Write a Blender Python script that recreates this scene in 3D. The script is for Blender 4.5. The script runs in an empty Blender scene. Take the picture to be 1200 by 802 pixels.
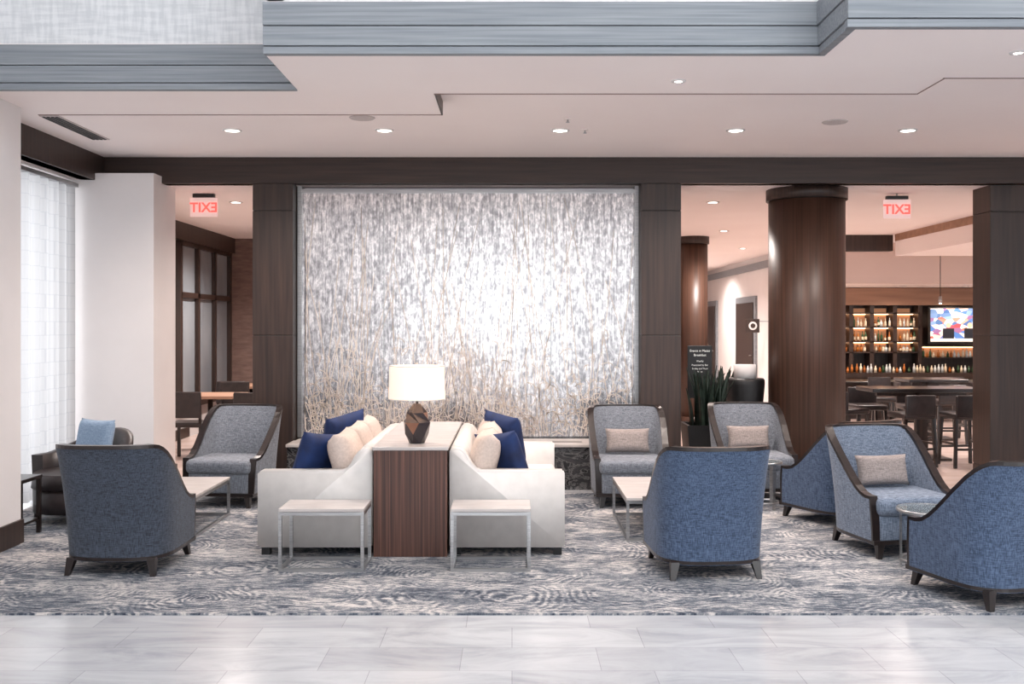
import bpy, bmesh, math, random
from mathutils import Vector, Matrix
random.seed(7)
SC = bpy.context.scene
COL = SC.collection

# ------------------------------------------------------------ materials
def C(r, g, b):
    def f(v):
        v /= 255.0
        return v/12.92 if v <= 0.04045 else ((v+0.055)/1.055)**2.4
    return (f(r), f(g), f(b), 1)

def newmat(name):
    m = bpy.data.materials.new(name); m.use_nodes = True
    nt = m.node_tree; b = nt.nodes['Principled BSDF']
    return m, nt, b

def coords(nt, scale=(1,1,1), rot=(0,0,0)):
    tc = nt.nodes.new('ShaderNodeTexCoord'); mp = nt.nodes.new('ShaderNodeMapping')
    mp.inputs['Scale'].default_value = scale; mp.inputs['Rotation'].default_value = rot
    nt.links.new(tc.outputs['Object'], mp.inputs['Vector'])
    return mp.outputs['Vector']

def noise(nt, vec, scale=1, detail=3, rough=.5, dist=0):
    n = nt.nodes.new('ShaderNodeTexNoise')
    n.inputs['Scale'].default_value = scale; n.inputs['Detail'].default_value = detail
    n.inputs['Roughness'].default_value = rough; n.inputs['Distortion'].default_value = dist
    nt.links.new(vec, n.inputs['Vector']); return n.outputs['Fac']

def ramp(nt, fac, stops):
    r = nt.nodes.new('ShaderNodeValToRGB'); el = r.color_ramp.elements
    el[0].position, el[0].color = stops[0]; el[1].position, el[1].color = stops[-1]
    for p, c in stops[1:-1]:
        e = el.new(p); e.color = c
    nt.links.new(fac, r.inputs['Fac']); return r.outputs['Color']

def bump(nt, b, h, strength=.2, dist=.01):
    bp = nt.nodes.new('ShaderNodeBump'); bp.inputs['Strength'].default_value = strength
    bp.inputs['Distance'].default_value = dist
    nt.links.new(h, bp.inputs['Height']); nt.links.new(bp.outputs['Normal'], b.inputs['Normal'])

def pm(name, c1, c2=None, scale=(8,8,8), rough=.6, metal=0, bmp=0, detail=4, lo=.3, hi=.7, coat=0, dist=.004):
    m, nt, b = newmat(name)
    c2 = c2 or tuple(x*.88 for x in c1[:3])+(1,)
    n = noise(nt, coords(nt, scale), 1, detail)
    col = ramp(nt, n, [(lo, c1), (hi, c2)])
    nt.links.new(col, b.inputs['Base Color'])
    b.inputs['Roughness'].default_value = rough; b.inputs['Metallic'].default_value = metal
    if coat: b.inputs['Coat Weight'].default_value = coat; b.inputs['Coat Roughness'].default_value = .15
    if bmp: bump(nt, b, n, bmp, dist)
    return m

def mixmath(nt, op, a, b_):
    n = nt.nodes.new('ShaderNodeMath'); n.operation = op
    for i, v in enumerate((a, b_)):
        if isinstance(v, (int, float)): n.inputs[i].default_value = v
        else: nt.links.new(v, n.inputs[i])
    return n.outputs[0]

def fabric(name, c1, c2):
    m, nt, b = newmat(name)
    n1 = noise(nt, coords(nt, (26, 26, 300)), 1, 3)
    n2 = noise(nt, coords(nt, (240, 240, 20)), 1, 3)
    s = mixmath(nt, 'MULTIPLY', mixmath(nt, 'ADD', n1, n2), .5)
    col = ramp(nt, s, [(.40, c1), (.60, c2)])
    nt.links.new(col, b.inputs['Base Color'])
    b.inputs['Roughness'].default_value = .9; b.inputs['Sheen Weight'].default_value = .1
    bump(nt, b, s, .5, .003); return m

def emis(name, col, st):
    m, nt, b = newmat(name)
    b.inputs['Base Color'].default_value = col
    b.inputs['Emission Color'].default_value = col; b.inputs['Emission Strength'].default_value = st
    n = noise(nt, coords(nt, (3,3,3)), 1, 1)
    nt.links.new(ramp(nt, n, [(0, tuple(v*.95 for v in col[:3])+(1,)), (1, col)]), b.inputs['Emission Color'])
    return m

WALL = pm('wall_paint', C(228,223,222), C(222,217,216), (2,2,2), .7)
CEIL = pm('ceiling_paint', C(252,242,239), C(249,238,235), (1,1,1), .85)
DWOOD = pm('dark_walnut', C(64,47,40), C(38,28,25), (30,30,1.2), .42, bmp=.08)
DWOODH = pm('dark_walnut_beam', C(60,43,37), C(39,28,24), (1.2,30,30), .45, bmp=.08)
BWOOD = pm('column_wood', C(88,61,49), C(57,39,31), (40,40,.8), .42, bmp=.05)
CHW = pm('chair_espresso_wood', C(36,25,23), C(24,17,16), (20,20,20), .3, coat=.3)
GWOOD = pm('grey_fascia_wood', C(142,147,152), C(114,120,127), (1.2,60,60), .5, bmp=.05)
WHITEL = pm('white_leather', C(218,213,209), C(208,203,199), (12,12,12), .45, bmp=.1)
CUSH = pm('beige_cushion_fabric', C(208,191,181), C(192,175,165), (60,60,60), .9, bmp=.2)
NAVY = pm('navy_velvet', C(14,44,96), C(8,26,64), (9,9,9), .75)
METAL = pm('brushed_nickel', C(190,190,190), C(160,160,162), (4,4,90), .3, .9)
TTOP = pm('table_top_stone', C(200,192,188), C(180,172,168), (5,14,14), .3)
BLK = pm('black_paint', C(26,26,28), C(18,18,20), (8,8,8), .45)
EDGE_SHADE = pm('painted_edge_shade', C(140,116,110), C(126,104,98), (8,8,8), .8)  # brown that stands in for the shade line under soffit edges
LEATHD = pm('dark_brown_leather', C(50,40,40), C(34,28,28), (14,14,14), .4, bmp=.1)
SHADE = emis('lampshade_linen', C(250,230,212), .5)
DISC = emis('downlight_lens', C(255,246,235), 14)
RED = emis('exit_red', C(255,84,74), 1.3)
SPK = pm('grille_grey', C(206,196,194), None, (60,60,60), .7)
FB_BLUE = fabric('denim_blue_tweed', C(42,57,80), C(90,108,136))
FB_DARK = fabric('slate_tweed', C(36,41,51), C(74,82,96))
FB_GREY = fabric('grey_tweed', C(86,91,100), C(138,143,152))
FB_GB = fabric('greyblue_tweed', C(80,92,110), C(134,146,164))
FB_TAUPE = fabric('taupe_pillow', C(126,116,112), C(166,154,150))
FB_SKY = fabric('lightblue_pillow', C(112,134,160), C(146,166,188))

def mk_stripe():
    m, nt, b = newmat('striped_zebrano')
    n = noise(nt, coords(nt, (55, 1, .6)), 1, 3, .6)
    nt.links.new(ramp(nt, n, [(.3, C(46,29,25)), (.5, C(80,51,42)), (.68, C(116,80,66))]), b.inputs['Base Color'])
    b.inputs['Roughness'].default_value = .4
    return m
STRIPE = mk_stripe()

def mk_tile():
    m, nt, b = newmat('floor_porcelain_tile')
    v = coords(nt, (1,1,1))
    br = nt.nodes.new('ShaderNodeTexBrick'); nt.links.new(v, br.inputs['Vector'])
    br.inputs['Scale'].default_value = 1; br.inputs['Brick Width'].default_value = .68
    br.inputs['Row Height'].default_value = .34; br.inputs['Mortar Size'].default_value = .002
    br.inputs['Color1'].default_value = C(198,199,201); br.inputs['Color2'].default_value = C(184,185,188)
    br.inputs['Mortar'].default_value = C(164,164,166); br.offset = .37
    n = noise(nt, coords(nt, (1.1,3.2,1)), 1, 7, .65, 1.8)
    mx = nt.nodes.new('ShaderNodeMix'); mx.data_type = 'RGBA'; mx.blend_type = 'MULTIPLY'
    mx.inputs['Factor'].default_value = 1
    nt.links.new(br.outputs['Color'], mx.inputs['A'])
    nt.links.new(ramp(nt, n, [(.33, (.74,.75,.77,1)), (.5, (.92,.92,.93,1)), (.62, (1,1,1,1))]), mx.inputs['B'])
    nt.links.new(mx.outputs['Result'], b.inputs['Base Color'])
    b.inputs['Roughness'].default_value = .22
    return m
TILE = mk_tile()
WARMF = pm('warm_floor', C(214,194,186), C(196,175,166), (1,6,1), .25)

def mk_carpet():
    m, nt, b = newmat('patterned_carpet')
    v = coords(nt, (1,1,1))
    nb = nt.nodes.new('ShaderNodeTexNoise'); nb.inputs['Scale'].default_value = 2.4; nb.inputs['Detail'].default_value = 5
    nb.inputs['Roughness'].default_value = .6
    nt.links.new(v, nb.inputs['Vector'])
    mx = nt.nodes.new('ShaderNodeMix'); mx.data_type = 'RGBA'; mx.inputs['Factor'].default_value = .22
    nt.links.new(v, mx.inputs['A']); nt.links.new(nb.outputs['Color'], mx.inputs['B'])
    vo = nt.nodes.new('ShaderNodeTexVoronoi'); vo.inputs['Scale'].default_value = 1.9
    nt.links.new(mx.outputs['Result'], vo.inputs['Vector'])
    rings = mixmath(nt, 'SINE', mixmath(nt, 'MULTIPLY', vo.outputs['Distance'], 110.0), 0)
    mask = ramp(nt, noise(nt, coords(nt, (2.6,2.6,1)), 1, 4, .65), [(.42, (0,0,0,1)), (.60, (1,1,1,1))])
    rings = mixmath(nt, 'MULTIPLY', rings, mask)
    big = noise(nt, coords(nt, (1.4,3.2,1)), 1, 7, .72, .8)
    fine = noise(nt, coords(nt, (11,55,10)), 1, 4, .7, .4)
    fine2 = noise(nt, coords(nt, (90,90,10)), 1, 2, .7)
    s = mixmath(nt, 'ADD', mixmath(nt, 'MULTIPLY', rings, .125), big)
    s = mixmath(nt, 'ADD', s, mixmath(nt, 'MULTIPLY', mixmath(nt, 'SUBTRACT', fine, .5), 1.2))
    s = mixmath(nt, 'ADD', s, mixmath(nt, 'MULTIPLY', mixmath(nt, 'SUBTRACT', fine2, .5), .4))
    col = ramp(nt, s, [(.28, C(50,58,72)), (.44, C(98,104,114)), (.56, C(146,146,148)), (.72, C(206,199,195))])
    nt.links.new(col, b.inputs['Base Color']); b.inputs['Roughness'].default_value = .95
    bump(nt, b, fine2, .3, .005)
    return m
CARPET = mk_carpet()

def mk_water():
    m, nt, b = newmat('water_wall_etched_glass')
    n1 = noise(nt, coords(nt, (30,30,16)), 1, 5, .65)
    n2 = noise(nt, coords(nt, (70,70,4)), 1, 3, .6)
    h = mixmath(nt, 'ADD', n1, mixmath(nt, 'MULTIPLY', n2, .6))
    hs = mixmath(nt, 'MULTIPLY', h, .625)
    nt.links.new(ramp(nt, hs, [(.40, C(150,148,150)), (.50, C(196,193,194)), (.60, C(240,236,235))]), b.inputs['Base Color'])
    b.inputs['Metallic'].default_value = .97; b.inputs['Roughness'].default_value = .25
    bump(nt, b, h, .032, .02)
    return m
WATER = mk_water()

def mk_marble():
    m, nt, b = newmat('dark_marble')
    n = noise(nt, coords(nt, (5,5,9)), 1, 8, .65, 2.5)
    nt.links.new(ramp(nt, n, [(.42, C(34,34,36)), (.5, C(104,102,102)), (.53, C(44,44,46)), (.7, C(64,62,64))]), b.inputs['Base Color'])
    b.inputs['Roughness'].default_value = .15
    return m
MARBLE = mk_marble()

def mk_wallpaper():
    m, nt, b = newmat('pearl_wallcovering')
    v1 = noise(nt, coords(nt, (4,4,34), (0,.75,0)), 1, 3)
    v2 = noise(nt, coords(nt, (34,4,4), (0,.75,0)), 1, 3)
    s = mixmath(nt, 'MULTIPLY', mixmath(nt, 'ADD', v1, v2), .5)
    nt.links.new(ramp(nt, s, [(.42, C(202,205,208)), (.58, C(222,224,226))]), b.inputs['Base Color'])
    b.inputs['Roughness'].default_value = .5
    return m
UPW = mk_wallpaper()

def mk_sheer():
    m, nt, b = newmat('sheer_curtain')
    v = coords(nt, (1,1,1))
    br = nt.nodes.new('ShaderNodeTexBrick')
    sp = nt.nodes.new('ShaderNodeSeparateXYZ'); cb = nt.nodes.new('ShaderNodeCombineXYZ')
    nt.links.new(v, sp.inputs[0]); nt.links.new(sp.outputs['Y'], cb.inputs['X']); nt.links.new(sp.outputs['Z'], cb.inputs['Y'])
    nt.links.new(cb.outputs[0], br.inputs['Vector'])
    br.inputs['Scale'].default_value = 1; br.inputs['Brick Width'].default_value = .10; br.inputs['Row Height'].default_value = .13
    br.inputs['Mortar Size'].default_value = .004; br.offset = .5
    br.inputs['Color1'].default_value = C(196,195,196); br.inputs['Color2'].default_value = C(194,193,194); br.inputs['Mortar'].default_value = C(184,184,187)
    tr = nt.nodes.new('ShaderNodeBsdfTranslucent'); df = nt.nodes.new('ShaderNodeBsdfDiffuse'); mx = nt.nodes.new('ShaderNodeMixShader')
    nt.links.new(br.outputs['Color'], tr.inputs['Color']); nt.links.new(br.outputs['Color'], df.inputs['Color'])
    mx.inputs[0].default_value = .5
    nt.links.new(tr.outputs[0], mx.inputs[1]); nt.links.new(df.outputs[0], mx.inputs[2])
    nt.links.new(mx.outputs[0], nt.nodes['Material Output'].inputs['Surface'])
    return m
SHEER = mk_sheer()

def mk_glass(name, col, rough=.02, tr=.9):
    m, nt, b = newmat(name)
    n = noise(nt, coords(nt, (2,2,2)), 1, 1)
    nt.links.new(ramp(nt, n, [(0, col), (1, tuple(v*.96 for v in col[:3])+(1,))]), b.inputs['Base Color'])
    b.inputs['Roughness'].default_value = rough; b.inputs['Transmission Weight'].default_value = tr; b.inputs['IOR'].default_value = 1.3
    return m
GLASS = mk_glass('clear_glass', C(225,236,236))
DGLASS = pm('dark_window_glass', C(60,66,74), C(44,50,58), (1,1,.6), .08)
HGLASS = pm('daylight_tone_glass', C(156,162,168), C(122,130,138), (1,1,.6), .08)  # opaque pane; outside daylight is put into its base colour
STONE = pm('brown_stone_wall', C(132,108,100), C(106,84,77), (6,6,26), .6, bmp=.15)

# ------------------------------------------------------------ mesh builder
class M:
    def __init__(s, name):
        s.name = name; s.bm = bmesh.new(); s.mats = []
    def mi(s, mat):
        if mat not in s.mats: s.mats.append(mat)
        return s.mats.index(mat)
    def add(s, tb, mat, smooth=False, mtx=None):
        i = s.mi(mat)
        if mtx is not None: bmesh.ops.transform(tb, matrix=mtx, verts=tb.verts)
        for f in tb.faces: f.material_index = i; f.smooth = smooth
        me = bpy.data.meshes.new('t'); tb.to_mesh(me); tb.free()
        s.bm.from_mesh(me); bpy.data.meshes.remove(me)
    def box(s, x0, x1, y0, y1, z0, z1, mat, bev=0, seg=2, mtx=None, smooth=False):
        tb = bmesh.new(); bmesh.ops.create_cube(tb, size=1)
        for v in tb.verts:
            v.co = Vector(((x0+x1)/2+v.co.x*(x1-x0), (y0+y1)/2+v.co.y*(y1-y0), (z0+z1)/2+v.co.z*(z1-z0)))
        if bev: bmesh.ops.bevel(tb, geom=tb.edges[:], offset=bev, segments=seg, affect='EDGES', profile=.5)
        s.add(tb, mat, smooth or bev > .015, mtx)
    def cyl(s, p0, p1, r0, r1, mat, seg=16, smooth=True, mtx=None):
        p0, p1 = Vector(p0), Vector(p1); d = p1-p0
        tb = bmesh.new()
        bmesh.ops.create_cone(tb, cap_ends=True, segments=seg, radius1=r0, radius2=r1, depth=d.length)
        q = Vector((0,0,1)).rotation_difference(d.normalized()).to_matrix().to_4x4()
        bmesh.ops.transform(tb, matrix=Matrix.Translation((p0+p1)/2) @ q, verts=tb.verts)
        i = s.mi(mat)
        for f in tb.faces: f.material_index = i; f.smooth = smooth and len(f.verts) == 4
        if mtx is not None: bmesh.ops.transform(tb, matrix=mtx, verts=tb.verts)
        me = bpy.data.meshes.new('t'); tb.to_mesh(me); tb.free(); s.bm.from_mesh(me); bpy.data.meshes.remove(me)
    def lathe(s, prof, mat, seg=24, c=(0,0), smooth=True):
        rings = [[(c[0]+r*math.cos(2*math.pi*k/seg), c[1]+r*math.sin(2*math.pi*k/seg), z) for k in range(seg)] for r, z in prof]
        s.loft(rings, mat, True, smooth)
    def loft(s, rings, mat, closed=True, smooth=True, cap=False):
        tb = bmesh.new(); vs = [[tb.verts.new(p) for p in r] for r in rings]
        n = len(rings[0])
        for a, b in zip(vs[:-1], vs[1:]):
            for k in range(n if closed else n-1):
                k2 = (k+1) % n
                try: tb.faces.new((a[k], a[k2], b[k2], b[k]))
                except ValueError: pass
        if cap:
            tb.faces.new(vs[0][::-1]); tb.faces.new(vs[-1])
        s.add(tb, mat, smooth)
    def tube(s, pts, r, mat, seg=6, rz=None, normals=None):
        rings = []
        n = len(pts); P = [Vector(p) for p in pts]
        for i, p in enumerate(P):
            t = (P[min(i+1, n-1)]-P[max(i-1, 0)]).normalized()
            if normals: N = normals[i]
            else:
                N = t.cross(Vector((0,1,0)))
                if N.length < .05: N = t.cross(Vector((1,0,0)))
            N = (N - t*N.dot(t)).normalized(); B = t.cross(N)
            ra, rb = r, rz or r
            rings.append([tuple(p+N*ra*math.cos(2*math.pi*(k+.5)/seg)+B*rb*math.sin(2*math.pi*(k+.5)/seg)) for k in range(seg)])
        s.loft(rings, mat, True, seg > 4, cap=True)
    def prism(s, poly, y0, y1, mat, bev=0):
        tb = bmesh.new(); a = [tb.verts.new((x, y0, z)) for x, z in poly]; b = [tb.verts.new((x, y1, z)) for x, z in poly]
        tb.faces.new(a); tb.faces.new(b[::-1]); n = len(poly)
        for k in range(n): tb.faces.new((a[k], b[k], b[(k+1) % n], a[(k+1) % n]))
        bmesh.ops.recalc_face_normals(tb, faces=tb.faces)
        if bev: bmesh.ops.bevel(tb, geom=tb.edges[:], offset=bev, segments=3, affect='EDGES')
        s.add(tb, mat, bool(bev))
    def pillow(s, w, h, t, mat, mtx, n=14):
        tb = bmesh.new(); grid = {}
        for sd in (1, -1):
            for i in range(n+1):
                for j in range(n+1):
                    u = -1+2*i/n; v = -1+2*j/n
                    if sd == -1 and (i in (0, n) or j in (0, n)):
                        grid[(sd,i,j)] = grid[(1,i,j)]; continue
                    th = t/2*((1-u**4)*(1-v**4))**.45
                    pin = 1-.07*(1-abs(v)**2)*abs(u)**3; pin2 = 1-.07*(1-abs(u)**2)*abs(v)**3
                    grid[(sd,i,j)] = tb.verts.new((u*w/2*pin, sd*th, v*h/2*pin2))
            for i in range(n):
                for j in range(n):
                    q = [grid[(sd,i,j)], grid[(sd,i+1,j)], grid[(sd,i+1,j+1)], grid[(sd,i,j+1)]]
                    tb.faces.new(q if sd == -1 else q[::-1])
        s.add(tb, mat, True, mtx)
    def done(s, loc=(0,0,0), rz=0, fixn=True):
        if fixn: bmesh.ops.recalc_face_normals(s.bm, faces=s.bm.faces)
        me = bpy.data.meshes.new(s.name); s.bm.to_mesh(me); s.bm.free()
        for m in s.mats: me.materials.append(m)
        o = bpy.data.objects.new(s.name, me); COL.objects.link(o)
        o.location = loc; o.rotation_euler = (0, 0, math.radians(rz)); return o

def TR(x, y, z, rx=0, ry=0, rz=0):
    return Matrix.Translation((x,y,z)) @ Matrix.Rotation(math.radians(rz),4,'Z') @ Matrix.Rotation(math.radians(ry),4,'Y') @ Matrix.Rotation(math.radians(rx),4,'X')

def sbox(name, x0, x1, y0, y1, z0, z1, mat, bev=0):
    m = M(name); m.box(x0, x1, y0, y1, z0, z1, mat, bev); return m.done()

# ------------------------------------------------------------ room shell
sbox('floor', -6, 12.2, -6.2, 29.3, -.1, 0, TILE)
sbox('floor_back_hall', -4.8, 12, 10.1, 29, 0, .004, WARMF)
m = M('carpet')
m.box(-3.69, 9, 5.67, 7.53, 0, .012, CARPET); m.box(-4.35, 9, 7.53, 9.75, 0, .012, CARPET); m.done()

sbox('wall_left', -4.9, -3.71, -6, 7.52, 0, 7, WALL)
sbox('baseboard_left', -3.71, -3.69, -6, 7.53, 0, .19, DWOOD)
m = M('window_1')
for z in (.12, 3.08): m.box(-4.62, -4.56, 7.52, 10.1, z-.03, z+.03, METAL)
for y in (7.56, 10.06): m.box(-4.62, -4.56, y-.03, y+.03, .1, 3.1, METAL)
m.done()
m = M('sheer_curtain')
pts = [(-4.45+.035*math.sin(i*.52)+.01*math.sin(i*1.3), 7.55+i*2.5/160) for i in range(161)]
m.loft([[(x, y, z) for x, y in pts] for z in (.03, 1.0, 2.0, 3.06)], SHEER, False, True)
m.box(-4.50, -4.39, 7.54, 10.08, 3.05, 3.09, METAL)
m.done(fixn=False)
m = M('wall_left_return')
m.box(-4.9, -3.635, 10.1, 10.75, 0, 3.2, WALL); m.done()
sbox('baseboard_return', -4.5, -3.62, 10.08, 10.77, 0, .16, DWOOD)
sbox('wall_left_hall', -5.0, -4.82, 10.75, 17, 0, 3.13, WALL)
sbox('wall_back_left', -5.0, 2.2, 16.9, 17.1, 0, 3.13, STONE)
sbox('wall_back_side', 2.0, 2.2, 17.1, 29, 0, 3.13, WALL)
sbox('wall_back_far', 2.0, 5.5, 29, 29.2, 0, 3.13, WALL)
sbox('wall_corridor', 5.3, 5.5, 20.3, 29, 0, 3.13, WALL)
sbox('wall_right', 12, 12.2, -6, 29, 0, 7, WALL)
sbox('trim_corridor', 5.22, 5.3, 20.3, 29, 2.86, 3.0, GWOOD)
sbox('trim_hall', -4.82, -4.7, 10.75, 16.9, 2.88, 3.13, DWOOD)
sbox('baseboard_hall', -4.82, -4.79, 10.75, 14.8, 0, .15, DWOOD)

m = M('window_2')
m.box(-4.82, -4.80, 14.3, 16.8, .5, 2.85, HGLASS)
for y in (14.3, 15.1, 15.95, 16.8): m.box(-4.82, -4.74, y-.04, y+.04, .45, 2.88, DWOOD)
for z in (.48, 2.1, 2.86): m.box(-4.82, -4.74, 14.3, 16.8, z-.04, z+.04, DWOOD)
m.done()

# unseen wall behind the camera; openings sized to brighten ceiling and water wall reflection
m = M('wall_front')
m.box(-4.9, -2.7, -6.2, -6, 0, 7, WALL); m.box(2.0, 4.6, -6.2, -6, 0, 7, WALL); m.box(11, 12.2, -6.2, -6, 0, 7, WALL)
m.box(-2.7, 2.0, -6.2, -6, 0, .8, WALL); m.box(4.6, 11, -6.2, -6, 0, .3, WALL)
m.box(-2.7, 2.0, -6.2, -6, 3.4, 7, WALL); m.box(4.6, 11, -6.2, -6, 4.6, 7, WALL); m.done()
m = M('unseen_window')
for x in (-2.7, -1.1, .4, 2.0): m.box(x-.03, x+.03, -6.14, -6.06, .8, 3.4, METAL)
for x in (4.6, 6.7, 8.8, 11): m.box(x-.03, x+.03, -6.14, -6.06, .3, 4.6, METAL)
m.done()

# ceilings
m = M('ceiling')
m.box(-4.3, 12, 7.0, 10.4, 3.4, 3.5, CEIL)
m.done()
m = M('ceiling_soffit')
for a in ((-3.71,-1.5,6.92,7.78), (-1.5,-.55,6.01,7.78), (-.55,1.865,6.01,7.08), (1.865,2.88,5.47,7.08), (2.88,12,5.47,6.63)):
    m.box(a[0], a[1], a[2]+.03, a[3], 3.3, 3.62, CEIL)
m.done()
m = M('soffit_shade_line')  # dark strips draw the shade line along the soffit edges
m.box(-3.70, -.55, 7.77, 7.783, 3.296, 3.302, EDGE_SHADE); m.box(-.555, 2.88, 7.07, 7.083, 3.296, 3.302, EDGE_SHADE)
m.box(2.87, 12, 6.62, 6.633, 3.296, 3.302, EDGE_SHADE); m.box(2.876, 2.885, 6.62, 7.083, 3.296, 3.302, EDGE_SHADE)
m.box(-.552, -.54, 7.085, 7.783, 3.296, 3.40, DWOOD)  # dark strip laid over the soffit step to darken its side face
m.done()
m = M('ceiling_back')
m.box(-5, 12, 10.4, 29.2, 3.13, 3.2, CEIL)
m.box(-4.9, -4.25, 7.52, 10.4, 3.13, 3.2, CEIL)
m.done()
m = M('trim_fascia')
def fascia(x0, x1, y):
    for k, (a, b, o) in enumerate(((3.29,3.335,.01),(3.339,3.455,.0),(3.459,3.60,-.008))):
        m.box(x0+(.0), x1, y+o, y+.06, a, b, GWOOD, .002)
fascia(-3.71, -1.5, 6.90); fascia(-1.5, 1.865, 5.99); fascia(1.84, 12, 5.45)
for a, b, o in ((3.29,3.335,.01),(3.339,3.455,0),(3.459,3.60,-.008)):
    m.box(1.84+o, 1.90, 5.44+.06, 6.05, a, b, GWOOD, .002)
m.done()
m = M('wall_upper_atrium')
m.box(-3.71, -1.45, 7.0, 7.1, 3.55, 7, UPW); m.box(-1.5, 1.95, 6.1, 6.2, 3.55, 7, UPW)
m.box(-1.5, -1.4, 6.1, 7.1, 3.55, 7, UPW); m.box(1.93, 2.0, 5.57, 6.2, 3.55, 7, UPW); m.box(1.93, 12, 5.57, 5.67, 3.55, 7, UPW)
m.done()
m = M('added_atrium_roof')  # unseen roof added to cut the top light, left open in the middle
m.box(-4.9, 12.2, -6.2, -3.6, 7, 7.15, CEIL); m.box(-4.9, 12.2, 3.4, 7.1, 7, 7.15, CEIL)
m.box(-4.9, -2.6, -3.6, 3.4, 7, 7.15, CEIL); m.box(8, 12.2, -3.6, 3.4, 7, 7.15, CEIL)
m.done()

m = M('beam_dark_wood')
m.box(-4.38, 12, 10.33, 10.5, 3.13, 3.41, DWOODH, .004)
m.box(-4.38, -4.23, 7.3, 10.33, 3.13, 3.41, DWOOD, .004)
m.done()

def pillar(name, x0, x1, y0, y1, top=3.14):
    m = M(name)
    zs = [0, .16, 1.55, 2.85, top]
    for a, b in zip(zs[:-1], zs[1:]):
        m.box(x0, x1, y0, y1, a+.003, b-.003, DWOOD, .004)
    m.box(x0+.008, x1-.008, y0+.008, y1-.008, 0, top, BLK)
    m.done()
pillar('square_pillar', -2.70, -2.28, 10.36, 10.8)
pillar('square_pillar', 1.345, 1.76, 10.36, 10.8)
pillar('square_pillar', 5.02, 5.5, 10.45, 10.85)

def column(x, y, r, top=3.13):
    m = M('round_column')
    m.cyl((0,0,0), (0,0,.15), r+.02, r+.02, BWOOD, 48)
    m.cyl((0,0,.15), (0,0,top-.13), r, r, BWOOD, 48)
    m.cyl((0,0,top-.12), (0,0,top), r+.025, r+.025, DWOOD, 48)
    m.cyl((0,0,top-.13), (0,0,top-.12), r-.01, r-.01, BLK, 48)
    m.done((x, y, 0))
column(3.21, 10.85, .405)
column(3.02, 16.6, .24)

# water wall
m = M('water_wall')
m.box(-2.24, 1.33, 10.58, 10.66, .47, 3.07, WATER)
m.box(-2.27, -2.225, 10.53, 10.7, .47, 3.13, METAL); m.box(1.30, 1.34, 10.53, 10.7, .47, 3.13, METAL)
m.box(-2.24, 1.33, 10.54, 10.7, 3.06, 3.10, METAL)
m.box(-1.365, -1.357, 10.57, 10.6, .47, 3.06, METAL); m.box(.41, .418, 10.57, 10.6, .47, 3.06, METAL)
ww = m.done()
sbox('wall_behind_water', -2.27, 1.34, 10.7, 10.85, 0, 3.13, WALL)
REED = pm('etched_reed', C(232,218,206), C(186,170,158), (3,3,3), .4, .2)
m = M('etched_reed_pattern')
for i in range(130):
    x = random.uniform(-2.2, 1.28); h = random.uniform(.5, 2.6) if i % 3 else random.uniform(.3, 1.1)
    dx = random.uniform(-.5, .5)*h*.45; cv = random.uniform(-.12, .12)
    pts = []
    for k in range(9):
        t = k/8; xx = x+dx*t+cv*math.sin(t*math.pi)
        xx = max(-2.2, min(1.28, xx)); pts.append((xx, 10.577, .48+h*t))
    m.tube(pts, .0042, REED, 4)
for i in range(620):
    x = random.uniform(-2.18, 1.26); z = .49+abs(random.gauss(0, .36)); a = random.uniform(0, 3.14)
    L = random.uniform(.05, .15)
    if z > 1.6: continue
    pts = [(max(-2.2,min(1.28,x+math.cos(a+.9*k/4)*L*k/4)), 10.575, max(.48, z+math.sin(a+.9*k/4)*L*k/4)) for k in range(5)]
    m.tube(pts, .005, REED, 4)
o = m.done(); o.parent = ww
m = M('fountain_basin')
m.box(-2.26, .84, 10.0, 10.1, 0, .43, MARBLE, .004)
m.box(-2.26, -2.16, 10.1, 10.34, 0, .43, MARBLE, .004); m.box(.74, .84, 10.1, 10.34, 0, .43, MARBLE, .004)
m.box(-2.26, .84, 10.34, 10.5, 0, .43, MARBLE, .004)
m.box(-2.16, .74, 10.1, 10.34, 0, .3, MARBLE)
m.box(-2.27, .86, 9.98, 10.12, .43, .46, TTOP, .004); m.box(-2.25, .86, 10.32, 10.5, .43, .46, TTOP, .004)
m.box(-2.27, -2.14, 10.1, 10.33, .43, .46, TTOP, .004); m.box(.72, .86, 10.1, 10.33, .43, .46, TTOP, .004)
m.box(-2.16, .74, 10.1, 10.34, .34, .36, GLASS)
m.done()
sbox('fountain_plinth', -2.24, 1.34, 10.505, 10.69, 0, .465, MARBLE)

m = M('ceiling_vent')
m.box(-3.93, -3.77, 8.27, 9.33, 3.392, 3.4, SPK)
for k in range(4): m.box(-3.915+k*.036, -3.895+k*.036, 8.3, 9.3, 3.386, 3.393, BLK)
m.done()
for x, y in ((-1.26, 8.37), (2.77, 8.54)):
    m = M('ceiling_speaker'); m.cyl((0,0,-.008), (0,0,0), .1, .11, SPK, 24); m.done((x, y, 3.4))
for x, y in ((.47, 8.4), (.65, 8.87)):
    m = M('fire_sprinkler'); m.cyl((0,0,-.01), (0,0,0), .03, .03, CEIL, 16); m.cyl((0,0,-.03), (0,0,-.01), .008, .006, METAL, 10); m.cyl((0,0,-.034),(0,0,-.03),.016,.016,METAL,12); m.done((x, y, 3.4))

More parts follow.
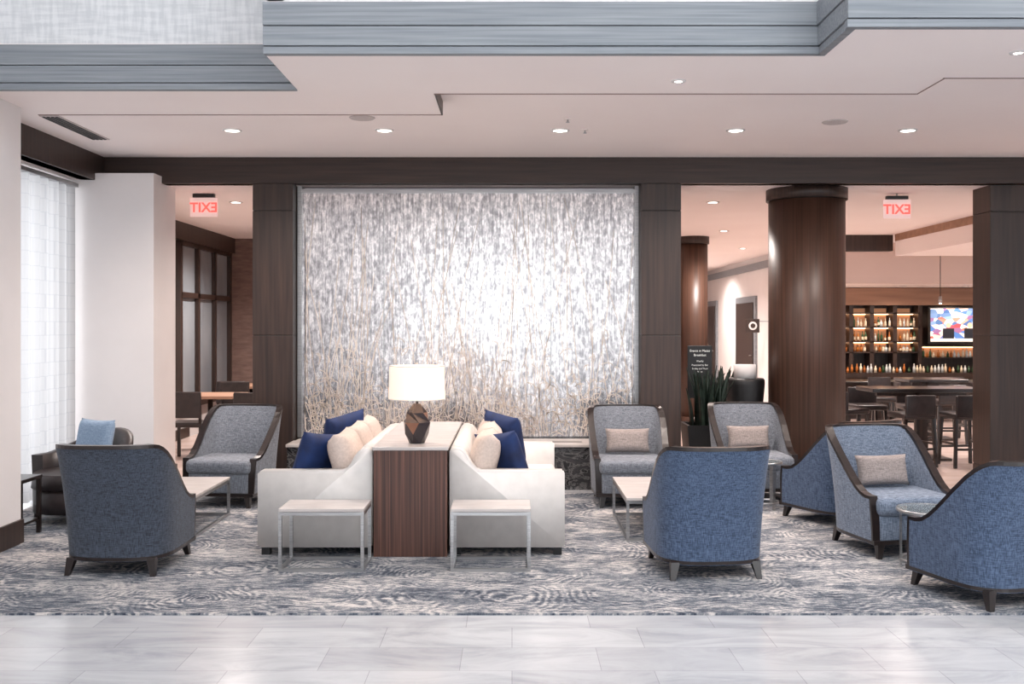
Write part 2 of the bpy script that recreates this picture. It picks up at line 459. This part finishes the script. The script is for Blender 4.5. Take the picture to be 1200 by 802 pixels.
def downlight(x, y, z, e, r=.065, col=(1,.90,.84)):
    m = M('recessed_downlight')
    m.lathe([(r+.02, 0), (r+.018, -.008), (r, -.01), (r-.004, -.004)], WALL, 24)
    m.cyl((0,0,-.005), (0,0,-.001), r-.003, r-.003, DISC, 24)
    o = m.done((x, y, z))
    if e:
        l = bpy.data.lights.new('downlight_lamp', 'SPOT'); l.energy = e; l.spot_size = math.radians(150); l.spot_blend = .8
        l.shadow_soft_size = .08; l.color = col
        lo = bpy.data.objects.new('downlight_lamp', l); COL.objects.link(lo); lo.parent = o; lo.location = (0,0,-.03)
for x in (-2.5, -1.14, .43, 2.0, 3.54): downlight(x, 8.9, 3.4, 200, col=(1,.87,.79))
for x, y in ((1.12, 6.7), (3.05, 6.0)): downlight(x, y, 3.3, 90, .03)
for x, y, e in ((-3.3, 11.9, 320), (-3.5, 14.5, 520), (2.4, 11.9, 280), (3.3, 15.5, 460), (4.4, 19, 460), (4.4, 24, 460), (7.6, 12.2, 260), (7.3, 15.2, 260), (3.2, 22, 460), (9.5, 13, 260), (5.2, 13.2, 360), (9.8, 16, 260)):
    downlight(x, y, 3.13 if not (x > 6.2 and y < 16.1) else 2.78, e, .06)
for x in (6.3, 7.5, 8.7, 9.9): downlight(x, 19.1, 2.41, 110, .05, (1,.80,.63))  # extra spots added to brighten the bar

# ------------------------------------------------------------ armchairs
def armchair(x, y, rz, outer, inner, pillow_mat=None, h=.86):
    m = M('armchair')
    a, b_, yc = .375, .33, -.03
    path = []
    for k in range(7): path.append((a-.012*(6-k)/6, .34-(.34-yc)*k/6))
    for k in range(1, 24):
        t = math.pi*k/24; e = 2/2.9
        cx = math.copysign(abs(math.cos(t))**e, math.cos(t)); sy = abs(math.sin(t))**e
        path.append((a*cx, yc-b_*sy))
    for k in range(7): path.append((-(a-.012*k/6), yc+(.34-yc)*k/6))
    n = len(path)
    def H(i):
        yy = path[i][1]; t = max(0, min(1, (yy+.26)/.54))
        s = t*t*(3-2*t)
        return h-(h-.43)*(s**.85)
    def nrm(i):
        p, q = path[max(0,i-1)], path[min(n-1,i+1)]
        t = Vector((q[0]-p[0], q[1]-p[1], 0)).normalized()
        N = Vector((t.y, -t.x, 0)); px, py = path[i]
        return -N if N.x*px+N.y*py < 0 else N
    def pt(i, z, off):
        N = nrm(i); px, py = path[i]
        k = (z-.11)/.75
        taper = 1-.08*(1-k)
        return (px*taper+N.x*off, py*(1-.05*(1-k))-.12*k*k+N.y*off, z)
    NZ = 9
    def grid(off, z0, drop=0):
        return [[pt(i, z0+(H(i)-drop-z0)*j/NZ, off) for i in range(n)] for j in range(NZ+1)]
    m.loft(grid(0, .10), outer, False, True)
    m.loft(grid(-.055, .2), inner, False, True)
    tp = []; nn = []
    for j in range(6):
        z = .11+(H(0)-.11)*j/6; tp.append(Vector(pt(0, z, -.028))); nn.append(Vector((1,0,0)))
    for i in range(n):
        tp.append(Vector(pt(i, H(i), -.028))); nn.append(nrm(i))
    for j in range(5, -1, -1):
        z = .11+(H(n-1)-.11)*j/6; tp.append(Vector(pt(n-1, z, -.028))); nn.append(Vector((-1,0,0)))
    m.tube(tp, .040, CHW, 4, .017, nn)
    bt = [Vector(pt(i, .115, -.02)) for i in range(n)]
    m.tube(bt, .03, CHW, 4, .016, nn[6:6+n])
    m.box(-.285, .285, -.2, .345, .12, .31, inner, .02, 3)
    m.box(-.305, .305, -.17, .375, .30, .43, inner, .045, 4)
    m.box(-.335, .335, .325, .35, .10, .13, CHW)
    for sx in (-1, 1):
        for sy, yy in ((-1, -.27), (1, .30)):
            x0 = .265*sx
            tb = [(-.024,-.024),(.024,-.024),(.024,.024),(-.024,.024)]
            top = [(x0+p[0]*1.2, yy+p[1]*1.2, .115) for p in tb]
            bot = [(x0+.02*sx+p[0]*.65, yy+.03*sy+p[1]*.65, 0.0) for p in tb]
            m.loft([bot, top], CHW, True, False, cap=True)
    if pillow_mat:
        m.pillow(.42, .23, .13, pillow_mat, TR(0, -.12, .555, 14))
    return m.done((x, y, .012), rz)

armchair(-2.62, 6.82, -2, FB_DARK, FB_DARK)
armchair(1.29, 6.72, 5, FB_BLUE, FB_GB)
armchair(2.92, 6.08, 18, FB_BLUE, FB_GB)
armchair(2.80, 7.36, 190, FB_GB, FB_GB, FB_TAUPE)
armchair(2.76, 8.42, 28, FB_BLUE, FB_GB)
armchair(2.30, 9.55, 182, FB_GREY, FB_GREY, FB_TAUPE)
armchair(1.09, 9.28, 180, FB_GREY, FB_GREY, FB_TAUPE)
armchair(-2.60, 9.30, 172, FB_GREY, FB_GREY)

def tub(x, y, rz):
    m = M('tub_chair')
    n = 30
    def ring(r, z, back):
        out = []
        for k in range(n+1):
            t = math.pi*(-.12+1.24*k/n)
            out.append((r*math.cos(t), -r*math.sin(t), z if not back else .54+.2*max(0, math.sin(t))**1.5))
        return out
    m.loft([ring(.40,.1,0), ring(.42,.3,0), ring(.43,0,1), ring(.39,0,1), ring(.33,0,1), ring(.32,.3,0)], LEATHD, False, True)
    for k in (0, n):
        a = [ring(r, z, bk)[k] for r, z, bk in ((.40,.1,0),(.42,.3,0),(.43,0,1),(.33,0,1),(.32,.1,0))]
        tb = bmesh.new(); tb.faces.new([tb.verts.new(p) for p in a]); m.add(tb, LEATHD)
    m.cyl((0,.02,.1), (0,.02,.3), .34, .34, LEATHD, 30); m.cyl((0,.05,.3), (0,.05,.42), .33, .31, LEATHD, 30)
    for sx in (-.25, .25):
        for sy in (-.25, .22): m.cyl((sx, sy, 0), (sx, sy, .12), .018, .026, CHW, 10)
    m.pillow(.42, .36, .13, FB_SKY, TR(-.02, -.14, .66, 12))
    m.done((x, y, .012), rz)
tub(-3.66, 8.42, 152)

m = M('side_table')
m.box(-.17, .17, -.17, .17, .43, .46, CHW, .004)
for sx in (-1, 1):
    for sy in (-1, 1): m.box(sx*.15-.015, sx*.15+.015, sy*.15-.015, sy*.15+.015, 0, .43, CHW)
m.box(-.15, .15, -.15, .15, .1, .12, CHW)
m.done((-3.90, 7.74, .012))

# ------------------------------------------------------------ sofas
def sofa(sgn, xin, xout, y0, y1):
    m = M('sofa')
    X = lambda t: xin+(xout-xin)*t
    def bx(t0, t1, a, b, z0, z1, mat, bev, seg=4):
        xa, xb = sorted((X(t0), X(t1))); m.box(xa, xb, a, b, z0, z1, mat, bev, seg)
    prof = [(0,.06),(0,.76),(.09,.765),(.14,.73),(.20,.64),(.25,.605),(1.0,.60),(1.0,.06)]
    poly = [(X(t), z) for t, z in prof]
    m.prism(poly, y0, y0+.17, WHITEL, .014); m.prism(poly, y1-.17, y1, WHITEL, .014)
    bx(0, .98, y0+.14, y1-.14, .06, .27, WHITEL, .015)
    bp = [(X(t), z) for t, z in [(0,.07),(0,.765),(.11,.768),(.26,.3),(.26,.07)]]
    m.prism(bp, y0+.14, y1-.14, WHITEL, .012)
    L = (y1-y0-.34)/2
    for k in range(2):
        bx(.24, 1.0, y0+.17+k*L+.004, y0+.17+(k+1)*L-.004, .26, .42, WHITEL, .035)
    for t in (.06, .94):
        for yy in (y0+.08, y1-.08):
            m.box(X(t)-.03, X(t)+.03, yy-.03, yy+.03, 0, .07, BLK)
    for k in range(3):
        yy = y0+.40+k*(y1-y0-.78)/2
        m.pillow(.56, .46, .22, CUSH, TR(X(.28), yy, .63, 0, 0, 90) @ Matrix.Rotation(math.radians(17*(1 if xout > xin else -1)), 4, 'X'))
    return m.done((0,0,.012))
sofa(-1, -.995, -1.81, 7.07, 8.97)
sofa(1, -.445, .375, 7.07, 8.97)

def throw_pillow(x, y, z, rx, ry, rz, s=.40, mat=NAVY):
    m = M('throw_pillow'); m.pillow(s, s, .15, mat, TR(0,0,0))
    o = m.done((x, y, z)); o.rotation_euler = [math.radians(v) for v in (rx, ry, rz)]; return o
throw_pillow(-1.44, 7.42, .66, 18, 6, 50, .42)
throw_pillow(-1.42, 8.35, .71, 16, -8, 55, .44)
throw_pillow(-.07, 7.44, .66, 18, -8, -42, .42)
throw_pillow(-.06, 8.35, .71, 16, 6, -50, .44)

m = M('console_table')
m.box(-.98, -.46, 7.05, 8.9, .0, .755, STRIPE, .003)
m.box(-.99, -.45, 7.04, 8.92, .755, .78, TTOP, .004)
m.done((0,0,.012))

m = M('table_lamp')
COPP = pm('lamp_faceted_ceramic', C(66,58,60), C(42,38,42), (7,7,7), .25, .3)
COP2 = pm('lamp_faceted_copper', C(160,114,92), C(116,84,70), (7,7,7), .3, .5)
zs = [(.0,.055,0), (.07,.088,.3), (.155,.105,.75), (.225,.075,.2), (.29,.028,.6)]
tb = bmesh.new(); rr = []
for z, r, o in zs: rr.append([tb.verts.new((r*math.cos(2*math.pi*(k/6)+o), r*math.sin(2*math.pi*(k/6)+o), z)) for k in range(6)])
i1, i2 = m.mi(COPP), m.mi(COP2)
tb.faces.new(rr[0][::-1]); tb.faces.new(rr[-1])
for q, (a, b) in enumerate(zip(rr[:-1], rr[1:])):
    for k in range(6):
        tb.faces.new((a[k], a[(k+1)%6], b[k])); tb.faces.new((a[(k+1)%6], b[(k+1)%6], b[k]))
random.seed(3)
for f in tb.faces: f.material_index = i2 if random.random() < .2 else i1
me = bpy.data.meshes.new('t'); tb.to_mesh(me); tb.free(); m.bm.from_mesh(me)
m.cyl((0,0,.29), (0,0,.36), .01, .01, METAL, 10)
m.cyl((0,0,.36), (0,0,.42), .022, .022, METAL, 12)
m.lathe([(.207,.325),(.200,.565)], SHADE, 40); m.lathe([(.203,.325),(.196,.565)], SHADE, 40)
for z, r in ((.325,.206),(.565,.199)): m.lathe([(r+.002,z-.003),(r+.002,z+.003),(r-.006,z+.003),(r-.006,z-.003)], WHITEL, 40)
for k in range(3):
    a = 2*math.pi*k/3; m.cyl((0,0,.55), (.197*math.cos(a), .197*math.sin(a), .55), .002, .002, METAL, 6)
m.cyl((0,0,.42),(0,0,.58),.003,.003,METAL,6); m.lathe([(.0,.6),(.01,.59),(.006,.575),(0,.57)], METAL, 10)
lamp = m.done((-.695, 7.28, .792), fixn=True)
l = bpy.data.lights.new('lamp_bulb', 'POINT'); l.energy = 3; l.color = (1,.8,.6); l.shadow_soft_size = .04
lo = bpy.data.objects.new('lamp_bulb', l); COL.objects.link(lo); lo.parent = lamp; lo.location = (0,0,.46)

def frame_table(name, x0, x1, y0, y1, h, t=.022, top=TTOP, rails=True):
    m = M(name); cx, cy = (x0+x1)/2, (y0+y1)/2; a, b = (x1-x0)/2, (y1-y0)/2
    for sx in (-1, 1):
        for sy in (-1, 1):
            m.box(sx*(a-t/2)-t/2, sx*(a-t/2)+t/2, sy*(b-t/2)-t/2, sy*(b-t/2)+t/2, 0, h-.02, METAL)
    for z in ([0] if rails else [])+[h-.045]:
        for sx in (-1, 1): m.box(sx*(a-t/2)-t/2, sx*(a-t/2)+t/2, -b+t, b-t, z, z+t, METAL)
        for sy in (-1, 1): m.box(-a+t, a-t, sy*(b-t/2)-t/2, sy*(b-t/2)+t/2, z, z+t, METAL)
    m.box(-a, a, -b, b, h-.022, h, top, .003)
    m.done((cx, cy, .012))
frame_table('end_table', -1.555, -.985, 6.62, 6.98, .42)
frame_table('end_table', -.41, .125, 6.62, 6.98, .42)
frame_table('coffee_table', -3.10, -2.44, 7.56, 8.62, .33)
frame_table('coffee_table', .87, 1.58, 7.56, 8.62, .33)

def glass_table(x, y, r, h):
    m = M('round_glass_table')
    m.cyl((0,0,h-.012), (0,0,h), r, r, GLASS, 40)
    m.lathe([(r+.006,h-.02),(r+.01,h-.01),(r+.006,h+.001),(r,h+.001),(r,h-.02),(r+.006,h-.02)], METAL, 40)
    for k in range(3):
        a = 2*math.pi*k/3+.9
        m.box(-.014, .014, -.006, .006, 0, h-.02, METAL, 0, 2, TR((r-.02)*math.cos(a), (r-.02)*math.sin(a), 0, 0, 0, math.degrees(a)+90))
    m.lathe([(r-.02,.05),(r-.01,.05),(r-.01,.065),(r-.02,.065),(r-.02,.05)], METAL, 40)
    m.done((x, y, .012))
glass_table(2.82, 6.74, .20, .40)
glass_table(2.28, 8.95, .14, .42)

EXP = emis('exit_panel', C(255,222,216), .3)
def exit_sign(x, y, z):
    m = M('exit_sign')
    m.box(-.12, .12, -.03, .03, .235, .275, BLK, .004)
    m.box(-.155, .155, -.006, .006, .02, .235, EXP, .002)
    m.cyl((0,0,.27), (0,0,.30), .01, .01, METAL, 8)
    o = m.done((x, y, z))
    cu = bpy.data.curves.new('exit_letters', 'FONT'); cu.body = 'EXIT'; cu.size = .15; cu.align_x = 'CENTER'; cu.extrude = .001; cu.offset = .003
    cu.materials.append(RED)
    t = bpy.data.objects.new('exit_letters', cu); COL.objects.link(t); t.parent = o
    t.location = (0, -.009, .075); t.rotation_euler = (math.radians(90), 0, math.radians(180))
exit_sign(-3.45, 11.15, 2.85)
exit_sign(4.31, 11.15, 2.83)

LEAF = pm('snake_plant_leaf', C(40,56,46), C(20,30,25), (6,6,22), .45)
def snake_plant(x, y, w, ph, lh, n, rnd=False):
    m = M('potted_snake_plant')
    if rnd: m.lathe([(0,0),(w*.75,0),(w,ph),(w-.03,ph),(w-.03,ph-.04),(0,ph-.04)], BLK, 28)
    else:
        tp = lambda r, z: [(-r,-r,z),(r,-r,z),(r,r,z),(-r,r,z)]
        m.loft([tp(w*.8,0), tp(w,ph), tp(w-.03,ph), tp(w-.03,ph-.04), tp(.001,ph-.04)], BLK, True, False)
    for k in range(n):
        a = random.uniform(0, 6.28); r = random.uniform(0, w*.75); L = lh*random.uniform(.55, 1); lean = random.uniform(.05, .34)
        bx, by = r*math.cos(a), r*math.sin(a); tw = random.uniform(0, 3.14); ct, st = math.cos(tw), math.sin(tw)
        rings = []
        for j in range(7):
            t = j/6; wd = .038*(1-t**3)+.002; ox, oy = bx+lean*L*t*t*math.cos(a), by+lean*L*t*t*math.sin(a)
            z = ph-.04+L*t
            rings.append([(ox-wd*ct, oy-wd*st, z), (ox+.006*st, oy-.006*ct, z), (ox+wd*ct, oy+wd*st, z), (ox-.006*st, oy+.006*ct, z)])
        m.loft(rings, LEAF, True, True)
    m.done((x, y, 0.004))
snake_plant(2.07, 10.65, .23, .6, .66, 46)
snake_plant(2.50, 11.75, .23, .66, .55, 44, True)

m = M('drum_urn')
m.lathe([(0,0),(.14,0),(.17,.5),(.215,1.0),(.215,1.05),(.20,1.07),(0,1.07)], BLK, 30)
m.lathe([(0,1.07),(.12,1.07),(.12,1.22),(0,1.22)], WALL, 30)
m.done((2.56, 10.95, 0.004))

m = M('menu_board')
m.box(-.14, .14, -.012, .012, .82, 1.42, BLK, .004); m.box(-.012, .012, .012, .03, .02, 1.0, METAL); m.box(-.14,.14,-.1,.1,0,.02, METAL)
bo = m.done((2.14, 11.35, 0.004))
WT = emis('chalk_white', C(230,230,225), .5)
for txt, z, s in (('Events in Mezza', 1.35, .036), ('Breakfast', 1.30, .038), ('Weekly', 1.235, .026), ('Presented by Bar', 1.19, .027), ('Sunday and Thurs', 1.15, .025), ('Noon', 1.115, .025)):
    cu = bpy.data.curves.new('board_text', 'FONT'); cu.body = txt; cu.size = s; cu.align_x = 'CENTER'; cu.materials.append(WT)
    t = bpy.data.objects.new('board_text', cu); COL.objects.link(t); t.parent = bo; t.location = (0, -.0135, z); t.rotation_euler = (math.radians(90),0,0)

def door(i, y0, y1, top):
    m = M('door_%d' % i)
    m.box(5.25, 5.299, y0, y1, 0.005, top, GWOOD); m.box(5.23, 5.25, y0+.15, y1-.15, .005, top-.14, DWOOD)
    m.cyl((5.18, y0+.25, 1.0), (5.23, y0+.25, 1.0), .015, .015, METAL, 8)
    m.done()
door(1, 21.5, 23.4, 2.3); door(2, 25.6, 27.8, 2.3)
m = M('blade_sign')
m.box(-.14, .14, -.02, .02, -.14, .14, DWOOD, .01); m.cyl((0,-.03,0), (0,-.02,0), .085, .085, WALL, 28); m.cyl((0,-.036,0), (0,-.03,0), .05, .05, DWOOD, 28)
m.box(.14, .37, -.01, .01, .08, .1, METAL)
m.done((4.93, 20.4, 1.65))

# ------------------------------------------------------------ bar area
TAN = pm('tan_wood', C(176,138,114), C(150,114,94), (1,12,12), .5)
SHELF_GLOW = emis('added_shelf_light', C(255,205,158), 8)  # glowing strips added to brighten the bar shelves
GLOWP = emis('backbar_glow_panel', C(196,138,100), .42)  # weak emission stands in for light falling on the shelf backs
m = M('ceiling_drop_soffit')
m.box(6.2, 12, 11, 16.1, 2.78, 3.13, CEIL); m.box(6.19, 6.2, 11, 16.1, 3.02, 3.13, TAN); m.done()
sbox('beam_bar', 4.6, 6.2, 16.2, 16.4, 2.87, 3.13, DWOOD)
PINK = pm('bar_bulkhead_paint', C(224,205,197), C(218,199,191), (1,1,1), .7)
m = M('wall_bar_bulkhead'); m.box(5.3, 12, 17.8, 18.0, 2.41, 3.13, PINK); m.box(5.3,12,18,20.2,2.41,2.5,CEIL); m.done()
sbox('wall_bar_back', 5.3, 12, 20.2, 20.4, 0, 3.13, DWOOD)
sbox('trim_bar', 5.5, 12, 19.75, 20.19, 2.06, 2.40, TAN)
m = M('bar_shelving')
m.box(5.6, 11.9, 20.1, 20.19, .45, 2.06, DWOOD)
xs = [5.65, 6.25, 6.75, 7.16, 7.62, 8.12]
for x in xs: m.box(x-.04, x+.04, 19.8, 20.1, .5, 2.06, DWOOD)
for z in (1.12, 1.33, 1.62, 1.9):
    m.box(5.65, 8.12, 19.8, 20.1, z-.012, z+.012, DWOOD)
for z in (1.31, 1.60, 1.88): m.box(5.69, 8.08, 20.06, 20.08, z-.006, z+.006, SHELF_GLOW)
m.box(8.12, 11.9, 19.8, 20.1, 1.24, 1.26, DWOOD); m.box(8.12, 11.9, 19.8, 20.1, 1.0, 1.02, DWOOD)
m.box(8.16, 11.9, 20.06, 20.08, 1.21, 1.222, SHELF_GLOW)
m.box(5.6, 11.9, 19.6, 20.1, .62, .72, DWOOD); m.box(5.6, 11.9, 19.65, 20.1, 0, .62, DWOOD)
for x in (5.95, 6.5, 6.96, 7.38, 7.86): m.box(x-.17, x+.17, 20.09, 20.098, 1.15, 2.0, GLOWP)
m.box(8.2, 11.8, 20.09, 20.098, 1.03, 1.2, GLOWP)
sh = m.done()
BT = [pm('bottle_amber', C(190,116,54), C(140,76,36), (4,4,4), .15), pm('bottle_clear', C(224,230,232), None, (4,4,4), .1),
      pm('bottle_green', C(60,88,62), None, (4,4,4), .15), pm('bottle_label', C(236,220,196), None, (4,4,4), .5)]
m = M('liquor_bottles')
for z in (1.132, 1.342, 1.632):
    x = 5.72
    while x < 8.05:
        if min(abs(x-q) for q in xs) > .07:
            hh = random.uniform(.13, .17) if z < 1.3 else random.uniform(.14, .22); r = random.uniform(.02, .032); mt = random.choice(BT)
            m.lathe([(0,z),(r,z),(r,z+hh*.6),(r*.35,z+hh*.75),(r*.35,z+hh),(0,z+hh)], mt, 8, (x, 19.88))
            if random.random() < .6: m.lathe([(r+.001,z+hh*.15),(r+.001,z+hh*.45)], BT[3], 8, (x, 19.88))
        x += random.uniform(.055, .09)
for zz in (.72, 1.02):
    x = 5.8 if zz < 1 else 8.2
    while x < 11.5:
        hh = random.uniform(.1, .18); r = .026; m.lathe([(0,zz),(r,zz),(r,zz+hh*.6),(r*.4,zz+hh*.8),(r*.4,zz+hh),(0,zz+hh)], random.choice(BT), 8, (x, 19.72 if zz < 1 else 19.85)); x += random.uniform(.06, .1)
m.done()
def mk_screen():
    m_, nt, b = newmat('tv_screen_picture')
    v = coords(nt, (1.6,1,2.8)); vo = nt.nodes.new('ShaderNodeTexVoronoi'); vo.inputs['Scale'].default_value = 4.5; nt.links.new(v, vo.inputs['Vector'])
    sp = nt.nodes.new('ShaderNodeSeparateColor'); nt.links.new(vo.outputs['Color'], sp.inputs[0])
    col = ramp(nt, sp.outputs[0], [(.0, C(40,76,130)), (.25, C(120,150,190)), (.42, C(236,226,222)), (.58, C(200,160,140)), (.72, C(170,60,54)), (.85, C(70,110,170))])
    nt.links.new(col, b.inputs['Emission Color']); b.inputs['Emission Strength'].default_value = .95; nt.links.new(col, b.inputs['Base Color']); return m_
SUIT = pm('tv_dark_figure', C(30,34,46), None, (4,4,4), .5)
SKIN = emis('tv_face', C(226,176,150), .6)
m = M('television')
m.box(-.6, .6, -.03, .03, -.36, .36, BLK, .006); m.box(-.57, .57, -.034, -.03, -.32, .33, mk_screen())
m.box(-.57, .57, -.036, -.034, -.32, -.26, WT); m.box(-.1,.1,.03,.12,-.1,.1,METAL)
for cx in (-.22, .2):
    m.box(cx-.11, cx+.11, -.037, -.034, -.26, -.06, SUIT); m.cyl((cx,-.038,.0), (cx,-.034,.0), .05, .05, SKIN, 16)
m.done((8.78, 19.56, 1.66))
m = M('bar_counter')
m.box(5.8, 11.8, 17.6, 18.1, 0.004, .62, DWOOD); m.box(5.7, 11.9, 17.45, 18.25, .62, .67, CHW, .006); m.done()

def bar_stool(x, y, rz, seat_h=.62):
    m = M('bar_stool')
    for sx in (-1, 1):
        for sy in (-1, 1):
            t = [(-.016,-.016),(.016,-.016),(.016,.016),(-.016,.016)]
            m.loft([[(sx*.2+p[0], sy*.19+p[1], 0) for p in t], [(sx*.17+p[0], sy*.16+p[1], seat_h-.05) for p in t]], CHW, True, False, cap=True)
    for sy in (-1, 1): m.box(-.18, .18, sy*.18-.01, sy*.18+.01, .2, .225, CHW)
    for sx in (-1, 1): m.box(sx*.18-.01, sx*.18+.01, -.18, .18, .26, .285, CHW)
    m.box(-.2, .2, -.2, .2, seat_h-.06, seat_h+.01, LEATHD, .025, 3)
    m.box(-.19, .19, -.21, -.17, seat_h-.02, seat_h+.22, LEATHD, .016, 3)
    m.done((x, y, .004), rz)
for x, y, r in ((4.15, 12.35, -60), (4.62, 12.95, 180), (4.7, 11.72, 10), (5.3, 11.7, 5), (5.25, 12.95, 175)): bar_stool(x, y, r)
for k in range(5): bar_stool(6.2+k*.62, 17.0, 0, .56)
for x, y, r in ((5.35, 14.35, 80), (6.75, 14.4, -85), (6.05, 15.05, 180), (6.0, 13.75, 0)): bar_stool(x, y, r)
def bar_table(x, y, hw):
    m = M('high_bar_table')
    m.box(-hw, hw, -.3, .3, .84, .885, CHW, .006); m.box(-.06, .06, -.06, .06, .03, .84, DWOOD); m.box(-.3, .3, -.2, .2, 0, .03, DWOOD)
    m.box(-hw+.15,hw-.15,-.03,.03,.78,.84,DWOOD)
    m.done((x, y, .004))
bar_table(5.05, 12.3, .70); bar_table(6.05, 14.4, .42)
for x in (7.4, 8.0, 8.6):
    m = M('pendant_light'); m.cyl((0,0,0), (0,0,.97), .006, .006, BLK, 6); m.cyl((0,0,-.12), (0,0,0), .035, .025, METAL, 12); m.cyl((0,0,-.13), (0,0,-.12), .02, .02, DISC, 12); m.done((x, 17.2, 2.16))

def dining_chair(x, y, rz):
    m = M('dining_chair')
    for sx in (-1, 1):
        m.box(sx*.19-.018, sx*.19+.018, .16, .196, 0, .42, CHW)
        m.tube([(sx*.19,-.18,0),(sx*.19,-.18,.42),(sx*.19,-.22,.82)], .022, CHW, 4)
    m.box(-.22, .22, -.2, .22, .40, .46, LEATHD, .02, 3)
    m.box(-.21, .21, -.235, -.195, .52, .84, LEATHD, .014, 3)
    m.done((x, y, .004), rz)
def dining_table(x, y):
    m = M('dining_table'); m.box(-.4, .4, -.4, .4, .70, .74, TAN, .005); m.cyl((0,0,.03), (0,0,.7), .035, .035, BLK, 12); m.cyl((0,0,0), (0,0,.03), .25, .24, BLK, 24); m.done((x, y, .004))
dining_table(-4.0, 13.2); dining_table(-4.0, 15.3)
for a in ((-4.0,12.35,0), (-3.25,13.3,90), (-4.0,14.15,180), (-3.3,15.2,90), (-4.1,14.72,0), (-3.1,12.2,-20)): dining_chair(*a)
m = M('wall_television'); m.box(-.02, .03, -.5, .5, -.28, .28, BLK, .006); m.box(.03,.034,-.47,.47,-.25,.25, DGLASS); m.done((-4.79, 13.4, 2.6))

w = bpy.data.worlds.new('World'); SC.world = w; w.use_nodes = True
bg = w.node_tree.nodes['Background']; bg.inputs[0].default_value = (.92,.96,1.0,1); bg.inputs[1].default_value = 4.2

cam = bpy.data.cameras.new('camera'); cam.lens = 35.0; cam.sensor_width = 36; cam.shift_y = -19/1200
co = bpy.data.objects.new('camera', cam); COL.objects.link(co); co.location = (0,0,1.65); co.rotation_euler = (math.radians(90),0,0)
SC.camera = co
SC.view_settings.view_transform = 'Standard'
SC.view_settings.exposure = 0
